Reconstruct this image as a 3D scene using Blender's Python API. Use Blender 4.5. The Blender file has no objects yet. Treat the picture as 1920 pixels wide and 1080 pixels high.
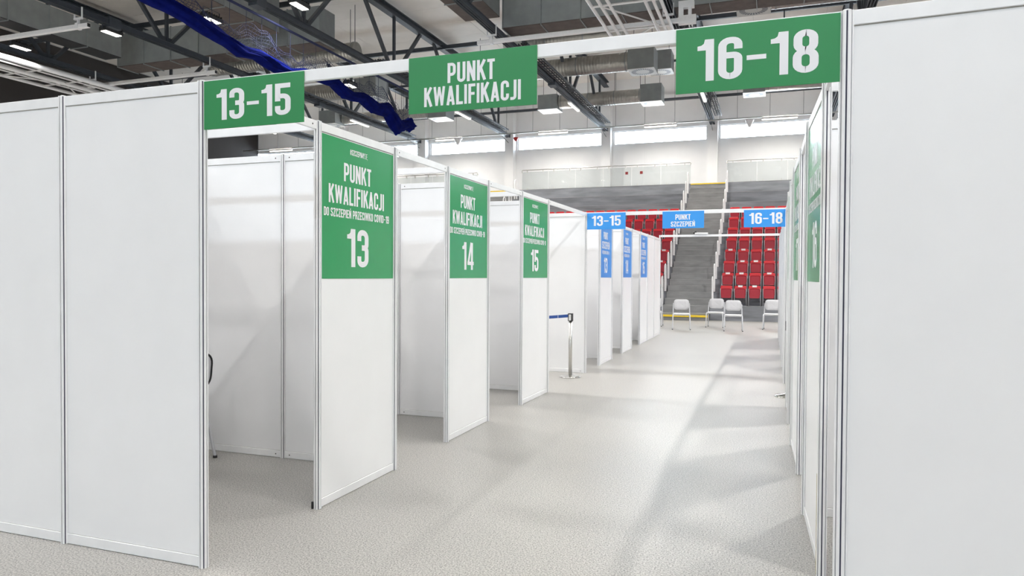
import bpy, math, random
from mathutils import Matrix, Vector
random.seed(7)
S = bpy.context.scene
COL = S.collection
PI = math.pi

# ------------------------------------------------------------ camera
cam = bpy.data.cameras.new('camera'); camo = bpy.data.objects.new('camera', cam); COL.objects.link(camo)
cam.sensor_width = 36; cam.lens = 1350.17/1920*36; cam.clip_end = 200
yaw, pit, rol = 0.34605, -0.017353, 0.0051105
A = Matrix(((math.cos(yaw), math.sin(yaw), 0), (0, 0, 1), (-math.sin(yaw), math.cos(yaw), 0)))
B = Matrix(((1, 0, 0), (0, math.cos(pit), -math.sin(pit)), (0, math.sin(pit), math.cos(pit))))
D = Matrix(((math.cos(rol), math.sin(rol), 0), (-math.sin(rol), math.cos(rol), 0), (0, 0, 1)))
R = D @ B @ A
M3 = Matrix((R[0], R[1], -R[2])).transposed()
camo.matrix_world = Matrix.Translation((2.7492, -2.94207, 1.517)) @ M3.to_4x4()
S.camera = camo
# ------------------------------------------------------------ world, exposure
S.view_settings.view_transform = 'Standard'; S.view_settings.look = 'None'
S.view_settings.gamma = 1; S.view_settings.use_curve_mapping = False
S.view_settings.exposure = 0.27
W = bpy.data.worlds.new('sky'); S.world = W; W.use_nodes = True
W.node_tree.nodes['Background'].inputs[0].default_value = (0.80, 0.89, 1.0, 1)
W.node_tree.nodes['Background'].inputs[1].default_value = 34.0

# ------------------------------------------------------------ materials
def mat(name, col, rough=0.5, metal=0.0, noise=0.0, nscale=20, bump=0.0, bscale=80, spec=0.5, emit=None, estr=0, coat=0, stretch=None):
    m = bpy.data.materials.new(name); m.use_nodes = True
    nt = m.node_tree; b = nt.nodes['Principled BSDF']
    b.inputs['Base Color'].default_value = (*col, 1); b.inputs['Roughness'].default_value = rough
    b.inputs['Metallic'].default_value = metal; b.inputs['Specular IOR Level'].default_value = spec
    b.inputs['Coat Weight'].default_value = coat
    if emit:
        b.inputs['Emission Color'].default_value = (*emit, 1); b.inputs['Emission Strength'].default_value = estr
    tc = nt.nodes.new('ShaderNodeTexCoord')
    src = tc.outputs['Object']
    if stretch:
        mp = nt.nodes.new('ShaderNodeMapping'); mp.inputs['Scale'].default_value = stretch
        nt.links.new(src, mp.inputs[0]); src = mp.outputs[0]
    if noise > 0:
        n = nt.nodes.new('ShaderNodeTexNoise'); n.inputs['Scale'].default_value = nscale; n.inputs['Detail'].default_value = 4
        r = nt.nodes.new('ShaderNodeMapRange')
        r.inputs['From Min'].default_value = 0.3; r.inputs['From Max'].default_value = 0.7
        r.inputs['To Min'].default_value = 1-noise; r.inputs['To Max'].default_value = 1+noise*0.5
        mx = nt.nodes.new('ShaderNodeMix'); mx.data_type = 'RGBA'; mx.blend_type = 'MULTIPLY'; mx.inputs[0].default_value = 1
        mx.inputs[6].default_value = (*col, 1)
        nt.links.new(src, n.inputs['Vector']); nt.links.new(n.outputs[0], r.inputs[0]); nt.links.new(r.outputs[0], mx.inputs[7])
        nt.links.new(mx.outputs[2], b.inputs['Base Color'])
    if bump > 0:
        n = nt.nodes.new('ShaderNodeTexNoise'); n.inputs['Scale'].default_value = bscale
        bp = nt.nodes.new('ShaderNodeBump'); bp.inputs['Strength'].default_value = bump; bp.inputs['Distance'].default_value = 0.01
        nt.links.new(src, n.inputs['Vector']); nt.links.new(n.outputs[0], bp.inputs['Height']); nt.links.new(bp.outputs[0], b.inputs['Normal'])
    return m
M = {}
M['panel'] = mat('white laminate', (0.87, 0.873, 0.885), 0.35, noise=0.02, nscale=3, spec=0.35)
M['alu'] = mat('white powder coat', (0.86, 0.863, 0.875), 0.32, noise=0.04, nscale=9)
M['groove'] = mat('groove', (0.075, 0.075, 0.12), 0.7, noise=0.1)
M['screw'] = mat('dark screw', (0.03, 0.028, 0.025), 0.5, noise=0.1)
M['green'] = mat('green print', (0.020, 0.245, 0.072), 0.38, noise=0.03, nscale=2, spec=0.4)
M['greengloss'] = mat('green glossy print', (0.03, 0.33, 0.115), 0.22, noise=0.03, nscale=2)
M['blue'] = mat('blue print', (0.035, 0.31, 0.82), 0.3, noise=0.03, nscale=2)
M['white_print'] = mat('white print', (0.83, 0.83, 0.86), 0.4, noise=0.01)
M['steel'] = mat('brushed steel', (0.62, 0.61, 0.58), 0.28, 1.0, noise=0.05, nscale=40)
M['chrome'] = mat('polished steel', (0.72, 0.71, 0.69), 0.12, 1.0, noise=0.03)
M['black'] = mat('black plastic', (0.018, 0.018, 0.02), 0.45, noise=0.1)
M['belt'] = mat('blue belt', (0.03, 0.09, 0.34), 0.8, noise=0.1, nscale=80)
M['truss'] = mat('slate truss paint', (0.042, 0.05, 0.062), 0.5, noise=0.12, nscale=4)
M['galv'] = mat('galvanised sheet', (0.30, 0.325, 0.33), 0.5, 0.35, noise=0.12, nscale=3)
M['galvshade'] = mat('galvanised spiral', (0.42, 0.41, 0.38), 0.34, 0.75, noise=0.12, nscale=5)
M['diff'] = mat('white diffuser', (0.40, 0.385, 0.35), 0.5, noise=0.03)
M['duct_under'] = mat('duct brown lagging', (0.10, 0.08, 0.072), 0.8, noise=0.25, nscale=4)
M['ceil'] = mat('roof deck', (0.80, 0.755, 0.70), 0.6, noise=0.05, nscale=1.5)
M['ceilgap'] = mat('roof deck joint', (0.56, 0.54, 0.52), 0.8, noise=0.1)
M['wall'] = mat('painted wall', (0.86, 0.86, 0.865), 0.7, noise=0.02, nscale=2)
M['wallside'] = mat('side wall', (0.80, 0.79, 0.78), 0.8, noise=0.05, nscale=1)
M['walldark'] = mat('dark end wall', (0.035, 0.03, 0.028), 0.9, noise=0.1, nscale=1)
M['whitesteel'] = mat('white painted steel', (0.80, 0.80, 0.81), 0.35, noise=0.04)
M['concrete'] = mat('grey stand concrete', (0.24, 0.25, 0.275), 0.75, noise=0.35, nscale=1.6, bump=0.2, bscale=30, stretch=(0.5, 3, 3))
M['concrete_step'] = mat('grey stair concrete', (0.27, 0.27, 0.272), 0.7, noise=0.25, nscale=2.5, stretch=(0.6, 2, 2))
M['nosing'] = mat('worn step edge', (0.52, 0.51, 0.50), 0.6, noise=0.3, nscale=3)
M['yellow'] = mat('yellow warning paint', (0.85, 0.60, 0.03), 0.5, noise=0.08)
M['red'] = mat('red seat plastic', (0.60, 0.012, 0.02), 0.35, noise=0.06, nscale=6)
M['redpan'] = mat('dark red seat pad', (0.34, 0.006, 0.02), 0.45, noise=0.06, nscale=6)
M['frame'] = mat('grey seat frame', (0.50, 0.50, 0.53), 0.4, 0.3, noise=0.05)
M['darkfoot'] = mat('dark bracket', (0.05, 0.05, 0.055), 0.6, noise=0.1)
M['paper'] = mat('white paper', (0.85, 0.85, 0.85), 0.7, noise=0.01)
M['chairw'] = mat('pale grey chair plastic', (0.74, 0.74, 0.745), 0.4, noise=0.03)
M['chairback'] = mat('light grey chair back', (0.56, 0.56, 0.58), 0.4, noise=0.03)
M['chairleg'] = mat('grey chair tube', (0.62, 0.63, 0.66), 0.4, 0.3, noise=0.05)
M['net'] = mat('navy curtain fabric', (0.003, 0.007, 0.10), 0.95, spec=0.05, noise=0.25, nscale=5)
M['netline'] = mat('blue net cord', (0.012, 0.018, 0.07), 0.8, noise=0.1)
M['lampon'] = mat('lamp face', (0.9, 0.9, 0.9), 0.5, emit=(1, 0.95, 0.86), estr=6)
M['tubeon'] = mat('tube lamp face', (0.9, 0.9, 0.9), 0.5, emit=(1, 0.93, 0.80), estr=3)
M['tape'] = mat('yellowed tape', (0.50, 0.42, 0.18), 0.7, noise=0.3, nscale=30)
M['paint_red'] = mat('red enamel', (0.35, 0.01, 0.01), 0.4, noise=0.05)
g = mat('glass', (0.9, 0.97, 0.94), 0.02); M['glass'] = g
nt = g.node_tree; nt.nodes.clear()
o = nt.nodes.new('ShaderNodeOutputMaterial'); t = nt.nodes.new('ShaderNodeBsdfTransparent'); gl = nt.nodes.new('ShaderNodeBsdfGlossy')
t.inputs[0].default_value = (0.87, 0.89, 0.89, 1); gl.inputs['Roughness'].default_value = 0.03; mx = nt.nodes.new('ShaderNodeMixShader')
fr = nt.nodes.new('ShaderNodeFresnel'); fr.inputs[0].default_value = 1.45
nt.links.new(fr.outputs[0], mx.inputs[0]); nt.links.new(t.outputs[0], mx.inputs[1]); nt.links.new(gl.outputs[0], mx.inputs[2]); nt.links.new(mx.outputs[0], o.inputs[0])

def floor_mat():
    m = bpy.data.materials.new('speckled vinyl'); m.use_nodes = True; nt = m.node_tree; b = nt.nodes['Principled BSDF']
    tc = nt.nodes.new('ShaderNodeTexCoord')
    n1 = nt.nodes.new('ShaderNodeTexNoise'); n1.inputs['Scale'].default_value = 110; n1.inputs['Detail'].default_value = 3; n1.inputs['Roughness'].default_value = 0.7
    n2 = nt.nodes.new('ShaderNodeTexNoise'); n2.inputs['Scale'].default_value = 0.7; n2.inputs['Detail'].default_value = 3
    n3 = nt.nodes.new('ShaderNodeTexVoronoi'); n3.inputs['Scale'].default_value = 120
    cr = nt.nodes.new('ShaderNodeValToRGB')
    cr.color_ramp.elements[0].position = 0.37; cr.color_ramp.elements[0].color = (0.14, 0.135, 0.128, 1)
    cr.color_ramp.elements[1].position = 0.61; cr.color_ramp.elements[1].color = (0.50, 0.484, 0.456, 1)
    e = cr.color_ramp.elements.new(0.48); e.color = (0.33, 0.32, 0.302, 1)
    r = nt.nodes.new('ShaderNodeMapRange'); r.inputs['To Min'].default_value = 0.94; r.inputs['To Max'].default_value = 1.05
    r2 = nt.nodes.new('ShaderNodeMapRange'); r2.inputs['To Min'].default_value = 0.9; r2.inputs['To Max'].default_value = 1.08
    mx = nt.nodes.new('ShaderNodeMix'); mx.data_type = 'RGBA'; mx.blend_type = 'MULTIPLY'; mx.inputs[0].default_value = 1
    mx2 = nt.nodes.new('ShaderNodeMix'); mx2.data_type = 'RGBA'; mx2.blend_type = 'MULTIPLY'; mx2.inputs[0].default_value = 1
    L = nt.links.new
    for n in (n1, n2, n3): L(tc.outputs['Object'], n.inputs['Vector'])
    L(n1.outputs[0], cr.inputs[0]); L(n2.outputs[0], r.inputs[0]); L(n3.outputs['Color'], r2.inputs[0])
    L(cr.outputs[0], mx.inputs[6]); L(r.outputs[0], mx.inputs[7]); L(mx.outputs[2], mx2.inputs[6]); L(r2.outputs[0], mx2.inputs[7])
    L(mx2.outputs[2], b.inputs['Base Color'])
    b.inputs['Roughness'].default_value = 0.36; b.inputs['Specular IOR Level'].default_value = 0.42
    bp = nt.nodes.new('ShaderNodeBump'); bp.inputs['Strength'].default_value = 0.08; bp.inputs['Distance'].default_value = 0.002
    L(n1.outputs[0], bp.inputs['Height']); L(bp.outputs[0], b.inputs['Normal'])
    return m
M['floor'] = floor_mat()

# ------------------------------------------------------------ mesh helpers
class MB:
    def __init__(s): s.v = []; s.f = []; s.sm = []
    def add(s, vs, fs, smooth=False):
        n = len(s.v); s.v += [tuple(p) for p in vs]; s.f += [tuple(i+n for i in q) for q in fs]; s.sm += [smooth]*len(fs)
    def box(s, x0, x1, y0, y1, z0, z1):
        s.add([(x0,y0,z0),(x1,y0,z0),(x1,y1,z0),(x0,y1,z0),(x0,y0,z1),(x1,y0,z1),(x1,y1,z1),(x0,y1,z1)],
              [(0,3,2,1),(4,5,6,7),(0,1,5,4),(1,2,6,5),(2,3,7,6),(3,0,4,7)])
    def bbox(s, x0, x1, y0, y1, z0, z1, b):
        # box chamfered on its four X-direction edges and vertical ends
        prof = [(y0+b,z0),(y1-b,z0),(y1,z0+b),(y1,z1-b),(y1-b,z1),(y0+b,z1),(y0,z1-b),(y0,z0+b)]
        vs = [(x0,a,c) for a,c in prof]+[(x1,a,c) for a,c in prof]
        s.add(vs, [tuple(range(8))[::-1], tuple(range(8,16))]+[(i,(i+1)%8,8+(i+1)%8,8+i) for i in range(8)])
    def bar(s, a, b, w, h=None):
        a = Vector(a); b = Vector(b); h = h or w; d = (b-a).normalized()
        up = Vector((0,0,1)) if abs(d.z) < 0.95 else Vector((1,0,0))
        r = d.cross(up).normalized(); u = r.cross(d)
        c = [(-w/2,-h/2),(w/2,-h/2),(w/2,h/2),(-w/2,h/2)]
        vs = [a+r*x+u*y for x,y in c]+[b+r*x+u*y for x,y in c]
        s.add(vs, [(0,3,2,1),(4,5,6,7),(0,1,5,4),(1,2,6,5),(2,3,7,6),(3,0,4,7)])
    def tube(s, pts, r, n=8, cap=True, closed=False):
        pts = [Vector(p) for p in pts]; m = len(pts); vs = []; prev = None
        rs = r if isinstance(r, (list, tuple)) else [r]*m
        for i, p in enumerate(pts):
            if closed: d = pts[(i+1) % m]-pts[i-1]
            else: d = pts[min(i+1, m-1)]-pts[max(i-1, 0)]
            d.normalize()
            if prev is None:
                up = Vector((0,0,1)) if abs(d.z) < 0.9 else Vector((0,1,0))
                u = d.cross(up).normalized()
            else:
                u = (prev-d*prev.dot(d)).normalized()
            prev = u; w = d.cross(u)
            for k in range(n):
                a = 2*PI*k/n; vs.append(p+(u*math.cos(a)+w*math.sin(a))*rs[i])
        fs = []
        for i in range(m if closed else m-1):
            for k in range(n):
                j = (i+1) % m
                fs.append((i*n+k, i*n+(k+1)%n, j*n+(k+1)%n, j*n+k))
        s.add(vs, fs, True)
        if cap and not closed:
            s.add(vs[:n], [tuple(range(n))[::-1]]); s.add(vs[-n:], [tuple(range(n))])
    def lathe(s, prof, n=24, c=(0,0)):
        vs = []; m = len(prof)
        for r, z in prof:
            for k in range(n): a = 2*PI*k/n; vs.append((c[0]+r*math.cos(a), c[1]+r*math.sin(a), z))
        s.add(vs, [(i*n+k, i*n+(k+1)%n, (i+1)*n+(k+1)%n, (i+1)*n+k) for i in range(m-1) for k in range(n)], True)
    def prism(s, prof, z0, z1):
        n = len(prof)
        s.add([(x,y,z0) for x,y in prof]+[(x,y,z1) for x,y in prof], [tuple(range(n))[::-1], tuple(range(n,2*n))]+[(i,(i+1)%n,n+(i+1)%n,n+i) for i in range(n)])
    def mesh(s, name, m):
        me = bpy.data.meshes.new(name); me.from_pydata(s.v, [], s.f); me.materials.append(M[m] if isinstance(m, str) else m)
        me.polygons.foreach_set('use_smooth', s.sm); me.update(); return me
    def build(s, name, m, parent=None, loc=None, rz=None, **kw):
        return put(name, s.mesh(name, m), parent, loc, rz, **kw)
def put(name, me, parent=None, loc=None, rz=None, label=None, cat=None, group=None, kind=None):
    o = bpy.data.objects.new(name, me); COL.objects.link(o)
    if parent: o.parent = parent
    if loc: o.location = loc
    if rz is not None: o.rotation_euler = (0, 0, rz)
    return tag(o, label, cat, group, kind)
def tag(o, label=None, cat=None, group=None, kind=None):
    if label: o['label'] = label
    if cat: o['category'] = cat
    if group: o['group'] = group
    if kind: o['kind'] = kind
    return o
def thing(name, loc, rz, label, cat, group=None):
    return put(name, None, None, loc, rz, label, cat, group)
def copy_tree(o, parent=None):
    c = o.copy(); COL.objects.link(c); c.parent = parent
    for ch in list(o.children): copy_tree(ch, c)
    return c
def rrect(w, h, r, n=4, cx=0, cy=0):
    out = []
    for (sx, sy, a0) in ((1,1,0), (-1,1,90), (-1,-1,180), (1,-1,270)):
        for k in range(n+1):
            a = math.radians(a0+90*k/n); out.append((cx+sx*(w/2-r)+r*math.cos(a), cy+sy*(h/2-r)+r*math.sin(a)))
    return out

# ------------------------------------------------------------ lamps that light the hall
def area(loc, power, sx, sy, colr=(1, 0.982, 0.955), parent=None, spread=150):
    l = bpy.data.lights.new('lamp_light', 'AREA'); l.shape = 'RECTANGLE'; l.size = sx; l.size_y = sy
    l.energy = power; l.color = colr; l.spread = math.radians(spread)
    o = bpy.data.objects.new('lamp_light', l); COL.objects.link(o); o.location = loc
    if parent: o.parent = parent
    return o
FLOOD_POWER = 330

# ------------------------------------------------------------ room shell
XL, XR, YB, YF, ZC = -27.0, 14.5, -16.0, 33.5, 11.5
m = MB(); m.box(XL-.3, XR+.3, YB-.3, YF+.3, -0.2, 0); m.build('floor', 'floor', kind='structure')
m = MB(); m.box(XL-.3, XR+.3, YB-.3, YF+.3, ZC, ZC+0.3); ceil = m.build('ceiling', 'ceilgap', kind='structure')
px, py = 2.62, 1.55
m = MB(); m.bbox(-px/2+.006, px/2-.006, -py/2+.004, py/2-.004, -0.012, 0.0, .003); pm = m.mesh('roof_panel', 'ceil')
i = 0
for a in range(15):
    for b in range(17):
        if (a+1)*px+XL > XR+0.5: continue
        put('roof_panel', pm, ceil, (XL+0.15+px*(a+.5), 7.6+py*(b+.5), ZC-.001))
m = MB(); m.box(XL, XR, YB, 7.6, ZC-.03, ZC-.001); m.build('roof_deck', 'ceil', ceil)
m = MB(); m.box(XL-.3, XL, YB, YF, 0, ZC); m.build('wall_left', 'walldark', kind='structure')
m = MB(); m.box(XR, XR+.3, YB, YF, 0, ZC); m.build('wall_right', 'wallside', kind='structure')
# entrance side behind the camera: an unseen glazed band added to bring in daylight
FZ0, FZ1, FA, FB = 7.9, 8.6, -22.0, 11.0
m = MB(); m.box(XL, XR, YB-.3, YB, 0, FZ0); m.box(XL, XR, YB-.3, YB, FZ1, ZC); m.box(XL, FA, YB-.3, YB, FZ0, FZ1); m.box(FB, XR, YB-.3, YB, FZ0, FZ1)
m.build('wall_front', 'wallside', kind='structure')
def portal(x, y, z, sx, sz, rx):
    l = bpy.data.lights.new('daylight_portal', 'AREA'); l.shape = 'RECTANGLE'; l.size = sx; l.size_y = sz; l.cycles.is_portal = True
    o = bpy.data.objects.new('daylight_portal', l); COL.objects.link(o); o.location = (x, y, z); o.rotation_euler = (rx, 0, 0)
portal((FA+FB)/2, YB-.32, (FZ0+FZ1)/2, FB-FA, FZ1-FZ0, PI/2)
portal((XL+XR)/2, YF+.32, 8.55, XR-XL, .7, -PI/2)
wf = None
for k in range(11):
    a = FA+3*k; m = MB()
    m.box(a, a+3, YB-.2, YB-.1, FZ0, FZ0+.08); m.box(a, a+3, YB-.2, YB-.1, FZ1-.08, FZ1); m.box(a, a+.06, YB-.2, YB-.1, FZ0+.08, FZ1-.08)
    w = m.build('window_%d' % (20+k), 'whitesteel', kind='structure')  # unseen window, added for its daylight
    m = MB(); m.box(a+.06, a+3, YB-.155, YB-.145, FZ0+.08, FZ1-.08); m.build('pane', 'glass', w)
# far wall with a clerestory strip between the pillars
WZ0, WZ1 = 8.2, 8.9
m = MB(); m.box(XL, XR, YF, YF+.3, 0, WZ0); m.box(XL, XR, YF, YF+.3, WZ1, ZC)
pil = [-20.8, -15.6, -10.42, -5.22, 0.0, 5.2, 10.4]
for x in pil: m.box(x-.3, x+.3, YF, YF+.3, WZ0, WZ1)
wb = m.build('wall_back', 'wall', kind='structure')
for x in pil:
    m = MB(); m.box(x-.24, x+.24, YF-.5, YF-.002, 0.0, 10.9); m.build('pillar', 'wall', wb)
edges = [XL]+pil+[XR]
for i in range(len(edges)-1):
    a, b = edges[i]+(.3 if i else .0), edges[i+1]-(.3 if i < len(edges)-2 else 0)
    m = MB(); m.box(a, b, YF+.10, YF+.16, WZ0, WZ0+.05); m.box(a, b, YF+.10, YF+.16, WZ1-.05, WZ1)
    m.box(a, a+.05, YF+.10, YF+.16, WZ0+.05, WZ1-.05); m.box(b-.05, b, YF+.10, YF+.16, WZ0+.05, WZ1-.05)
    w = m.build('window_%d' % (i+1), 'whitesteel', kind='structure')
    nn = max(2, round((b-a)/1.6))
    for k in range(nn):
        u0 = a+.05+(b-a-.1)*k/nn; u1 = a+.05+(b-a-.1)*(k+1)/nn
        m = MB(); m.box(u0+.004, u1-.004, YF+.125, YF+.135, WZ0+.05, WZ1-.05); m.build('pane', 'glass', w)
# door glimpsed through the glass balustrade
dx = -4.85
m = MB(); m.box(dx-.5, dx+.5, YF-.55, YF-.51, 5.86, 7.95); d1 = m.build('door_1', 'wall', kind='structure')
d1.location = (0.95, 0.5, 0)
for k, xx in enumerate((-.32, .42)):
    m = MB(); m.box(dx+xx-.13, dx+xx+.13, YF-.556, YF-.551, 6.55, 6.87); q = m.build('pictogram', 'paper', d1)
    m = MB(); m.box(dx+xx-.07, dx+xx+.07, YF-.561, YF-.557, 6.66, 6.80); m.build('red_symbol', 'paint_red', q)

# ------------------------------------------------------------ grandstand
T = [.5, .955, 1.41, 1.865, 2.33, 2.80, 3.28, 3.77, 4.27, 4.78, 5.30, 5.85]
Y0, DY = 22.8, 0.8
AX0, AX1 = -0.86, 0.74          # main aisle
BX0, BX1 = -11.62, -9.42        # second aisle
blocks = [(XL, BX0, 'dark grey stepped grandstand block at the far left behind the second stair'),
          (BX1, AX0, 'wide dark grey stepped grandstand block left of the grey stair'),
          (AX1, XR, 'dark grey stepped grandstand block right of the grey stair')]
for x0, x1, lab in blocks:
    t = thing('grandstand_block', ((x0+x1)/2, Y0, 0), 0, lab, 'grandstand')
    h = (x1-x0)/2-.01
    for k, z in enumerate(T):
        y = k*DY; ye = (YF-.51-Y0) if k == 11 else y+DY
        m = MB(); m.box(-h, h, y+(.0 if k else 0), ye-.0005, 0 if k == 0 else T[k-1]-.12, z); m.build('tier', 'concrete', t)
        m = MB(); m.box(-h, h, y-.006, y+.05, z+.0005, z+.006); m.build('edge_strip', 'nosing' if k > 7 else 'concrete', t)
def stair(x0, x1, lab, first):
    t = thing('staircase', ((x0+x1)/2, Y0-.4, 0), 0, lab, 'stairs'); h = (x1-x0)/2-.005
    zs = []
    prev = 0
    for z in T: zs += [(prev+z)/2, z]; prev = z
    for k, z in enumerate(zs):
        y = k*.4; ye = y+.4 if k < len(zs)-1 else YF-.51-Y0+.4
        m = MB(); m.box(-h, h, y, ye-.0005, max(0, z-.55), z); m.build('step', 'concrete_step', t)
        m = MB(); m.box(-h, h, y-.004, y+.035, z+.0005, z+.005)
        m.build('step_edge', 'nosing', t)
    if first:
        m = MB(); m.box(-h, h, -.035, -.002, .12, .19); q = m.build('warning_band', 'yellow', t); q['label'] = 'yellow band across the lowest step'
    m = MB(); m.box(-h, h, 23*.4-.012, 23*.4-.002, T[11]-.05, T[11]); m.build('landing_edge', 'yellow', t)
stair(AX0, AX1, 'grey concrete stair climbing between the two red seat blocks', True)
stair(BX0, BX1, 'second grey stair far left rising above the booth tops', False)

# railings: hooped posts along the aisles
def hoop_mesh(h=1.0):
    m = MB(); r = .021
    pts = [(0, 0, 0)]+[(0, 0, h-.16)]+[(0, .16-.16*math.cos(a), h-.16+.16*math.sin(a)) for a in [PI*k/8 for k in range(1, 8)]]+[(0, .32, h-.16), (0, .32, 0)]
    m.tube(pts, r, 8); return m
hm = hoop_mesh().mesh('hoop', 'whitesteel')
mp = MB(); mp.box(-.05, .05, -.05, .05, 0, .012); mpl = mp.mesh('foot_plate', 'darkfoot')
mb_ = MB(); mb_.tube([(0, 0, .62), (0, .32, .62)], .016, 6); mbl = mb_.mesh('cross_bar', 'whitesteel')
ordw = ['lowest', 'second', 'third', 'fourth', 'fifth', 'sixth', 'seventh', 'eighth', 'ninth', 'tenth', 'eleventh', 'topmost']
for (x, side, ks) in ((AX0-.07, 'left edge of the main grey stair', range(11)), (AX1+.07, 'right edge of the main grey stair', range(11)),
                      (BX1+.07, 'right edge of the second stair far left', range(6, 11)), (BX0-.07, 'left edge of the second stair far left', range(6, 11))):
    for k in ks:
        t = thing('handrail_hoop', (x, Y0+k*DY+.12, T[k]+.006), 0, 'white handrail hoop, %s along the %s' % (ordw[k] if k < 11 else 'topmost', side), 'handrail', 'handrail hoops beside the stairs')
        put('hoop', hm, t); put('cross_bar', mbl, t)
        put('foot_plate', mpl, t); put('foot_plate', mpl, t, (0, .32, 0))
# glass balustrades on the top landing
def balustrade(x0, x1, lab):
    t = thing('glass_balustrade', (x0, 31.68, T[11]), 0, lab, 'balustrade'); L = x1-x0; n = max(1, round(L/1.35)); w = L/n
    gm = MB(); gm.box(.012, w-.012, -.006, .006, .02, .90); gme = gm.mesh('glass_pane', 'glass')
    cm = MB(); cm.box(-.02, .02, -.02, .02, .86, .985); cm.box(-.02, .02, -.018, .018, 0.0, .10); cme = cm.mesh('glass_clamp', 'steel')
    for i in range(n):
        put('glass_pane', gme, t, (i*w, 0, 0))
        put('glass_clamp', cme, t, (i*w+w*.2, 0, 0)); put('glass_clamp', cme, t, (i*w+w*.8, 0, 0))
    m = MB(); m.tube([(0, 0, .86), (0, 0, .98), (.03, 0, 1.0), (L-.03, 0, 1.0), (L, 0, .98), (L, 0, .86)], .026, 8); m.build('top_rail', 'steel', t)
balustrade(-22.0, -11.66, 'glass balustrade at the far left above the green poster panels')
balustrade(-9.22, -0.86, 'long glass balustrade topping the left grandstand block')
balustrade(.76, 8.6, 'glass balustrade topping the right grandstand block')

# red folding seats
def seat_proto(paper):
    t = bpy.data.objects.new('stadium_seat', None)
    COL.objects.link(t)
    # folded back and pan, facing -Y; origin on the tier at the row line
    m = MB(); pts = []
    prof = rrect(.40, .34, .055, 4, 0, .53)
    n = len(prof)
    def shell(prof, y0, y1, lean):
        mm = MB(); n = len(prof)
        f = [(x, y0+(z-.2)*lean, z) for x, z in prof]; b = [(x, y1+(z-.2)*lean, z) for x, z in prof]
        fi = [(x*.92, y0-.008+(z-.2)*lean, .53+(z-.53)*.92) for x, z in prof]
        mm.add(f+b, [tuple(range(n, 2*n))[::-1]]+[(i, (i+1)%n, n+(i+1)%n, n+i) for i in range(n)])
        mm.add(f+fi, [(i, n+i, n+(i+1)%n, (i+1)%n) for i in range(n)]); mm.add(fi, [tuple(range(n))])
        return mm
    shell(prof, .30, .33, .12).build('backrest', 'red', t)
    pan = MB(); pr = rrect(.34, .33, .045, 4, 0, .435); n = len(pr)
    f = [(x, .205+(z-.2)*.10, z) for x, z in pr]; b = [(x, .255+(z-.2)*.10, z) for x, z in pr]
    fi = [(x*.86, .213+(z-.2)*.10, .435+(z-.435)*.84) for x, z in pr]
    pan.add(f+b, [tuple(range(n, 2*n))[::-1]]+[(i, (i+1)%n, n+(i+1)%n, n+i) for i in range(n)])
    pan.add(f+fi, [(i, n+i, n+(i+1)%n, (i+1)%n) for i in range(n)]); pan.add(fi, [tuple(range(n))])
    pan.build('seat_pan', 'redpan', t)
    for s in (-1, 1):
        m = MB(); m.tube([(s*.196, .31, .0), (s*.196, .25, .16), (s*.196, .22, .30), (s*.196, .24, .60)], .012, 6); m.build('side_frame', 'frame', t)
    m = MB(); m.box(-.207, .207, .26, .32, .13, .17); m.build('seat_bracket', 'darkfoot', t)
    m = MB(); m.box(.208, .262, .27, .34, .0, .50); m.build('side_bracket', 'darkfoot', t)  # dark bracket box that also puts shade into the gap between seats
    if paper:
        m = MB(); m.box(-.075, .075, .300, .303, .615, .68); q = m.build('seat_paper', 'paper', t)
        q.location = (0.0, .004, .034)
        q['label'] = 'white paper note on the top of the backrest'
    return t
P = seat_proto(True); N = seat_proto(False)
papers = {'r': {0: (1, 2, 4), 1: (0, 1, 3, 4), 2: (1, 2, 4), 3: (0, 1, 3, 4)}, 'l': {1: (0,), 2: (0,), 3: (0,), 0: (0,)}}
rown = ['lowest', 'second', 'third', 'fourth', 'fifth', 'sixth', 'seventh', 'top']
coln = ['beside the stair', 'second from the stair', 'third from the stair', 'fourth from the stair', 'fifth from the stair', 'sixth from the stair', 'seventh from the stair', 'eighth from the stair', 'ninth from the stair', 'tenth from the stair', 'eleventh from the stair', 'twelfth from the stair', 'thirteenth from the stair', 'fourteenth from the stair', 'fifteenth from the stair', 'sixteenth from the stair', 'seventeenth from the stair']
counts = {'r': [8]*8, 'l': [3, 3, 3, 4, 5, 8, 10, 16]}
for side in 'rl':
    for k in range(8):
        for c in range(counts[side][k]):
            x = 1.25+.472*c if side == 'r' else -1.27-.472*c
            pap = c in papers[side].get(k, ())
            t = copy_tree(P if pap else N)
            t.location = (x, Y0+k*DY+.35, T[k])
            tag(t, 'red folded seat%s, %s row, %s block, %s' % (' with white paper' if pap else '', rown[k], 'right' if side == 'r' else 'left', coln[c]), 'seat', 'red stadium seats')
for p in (P, N):
    for ch in list(p.children): bpy.data.objects.remove(ch)
    bpy.data.objects.remove(p)

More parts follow.
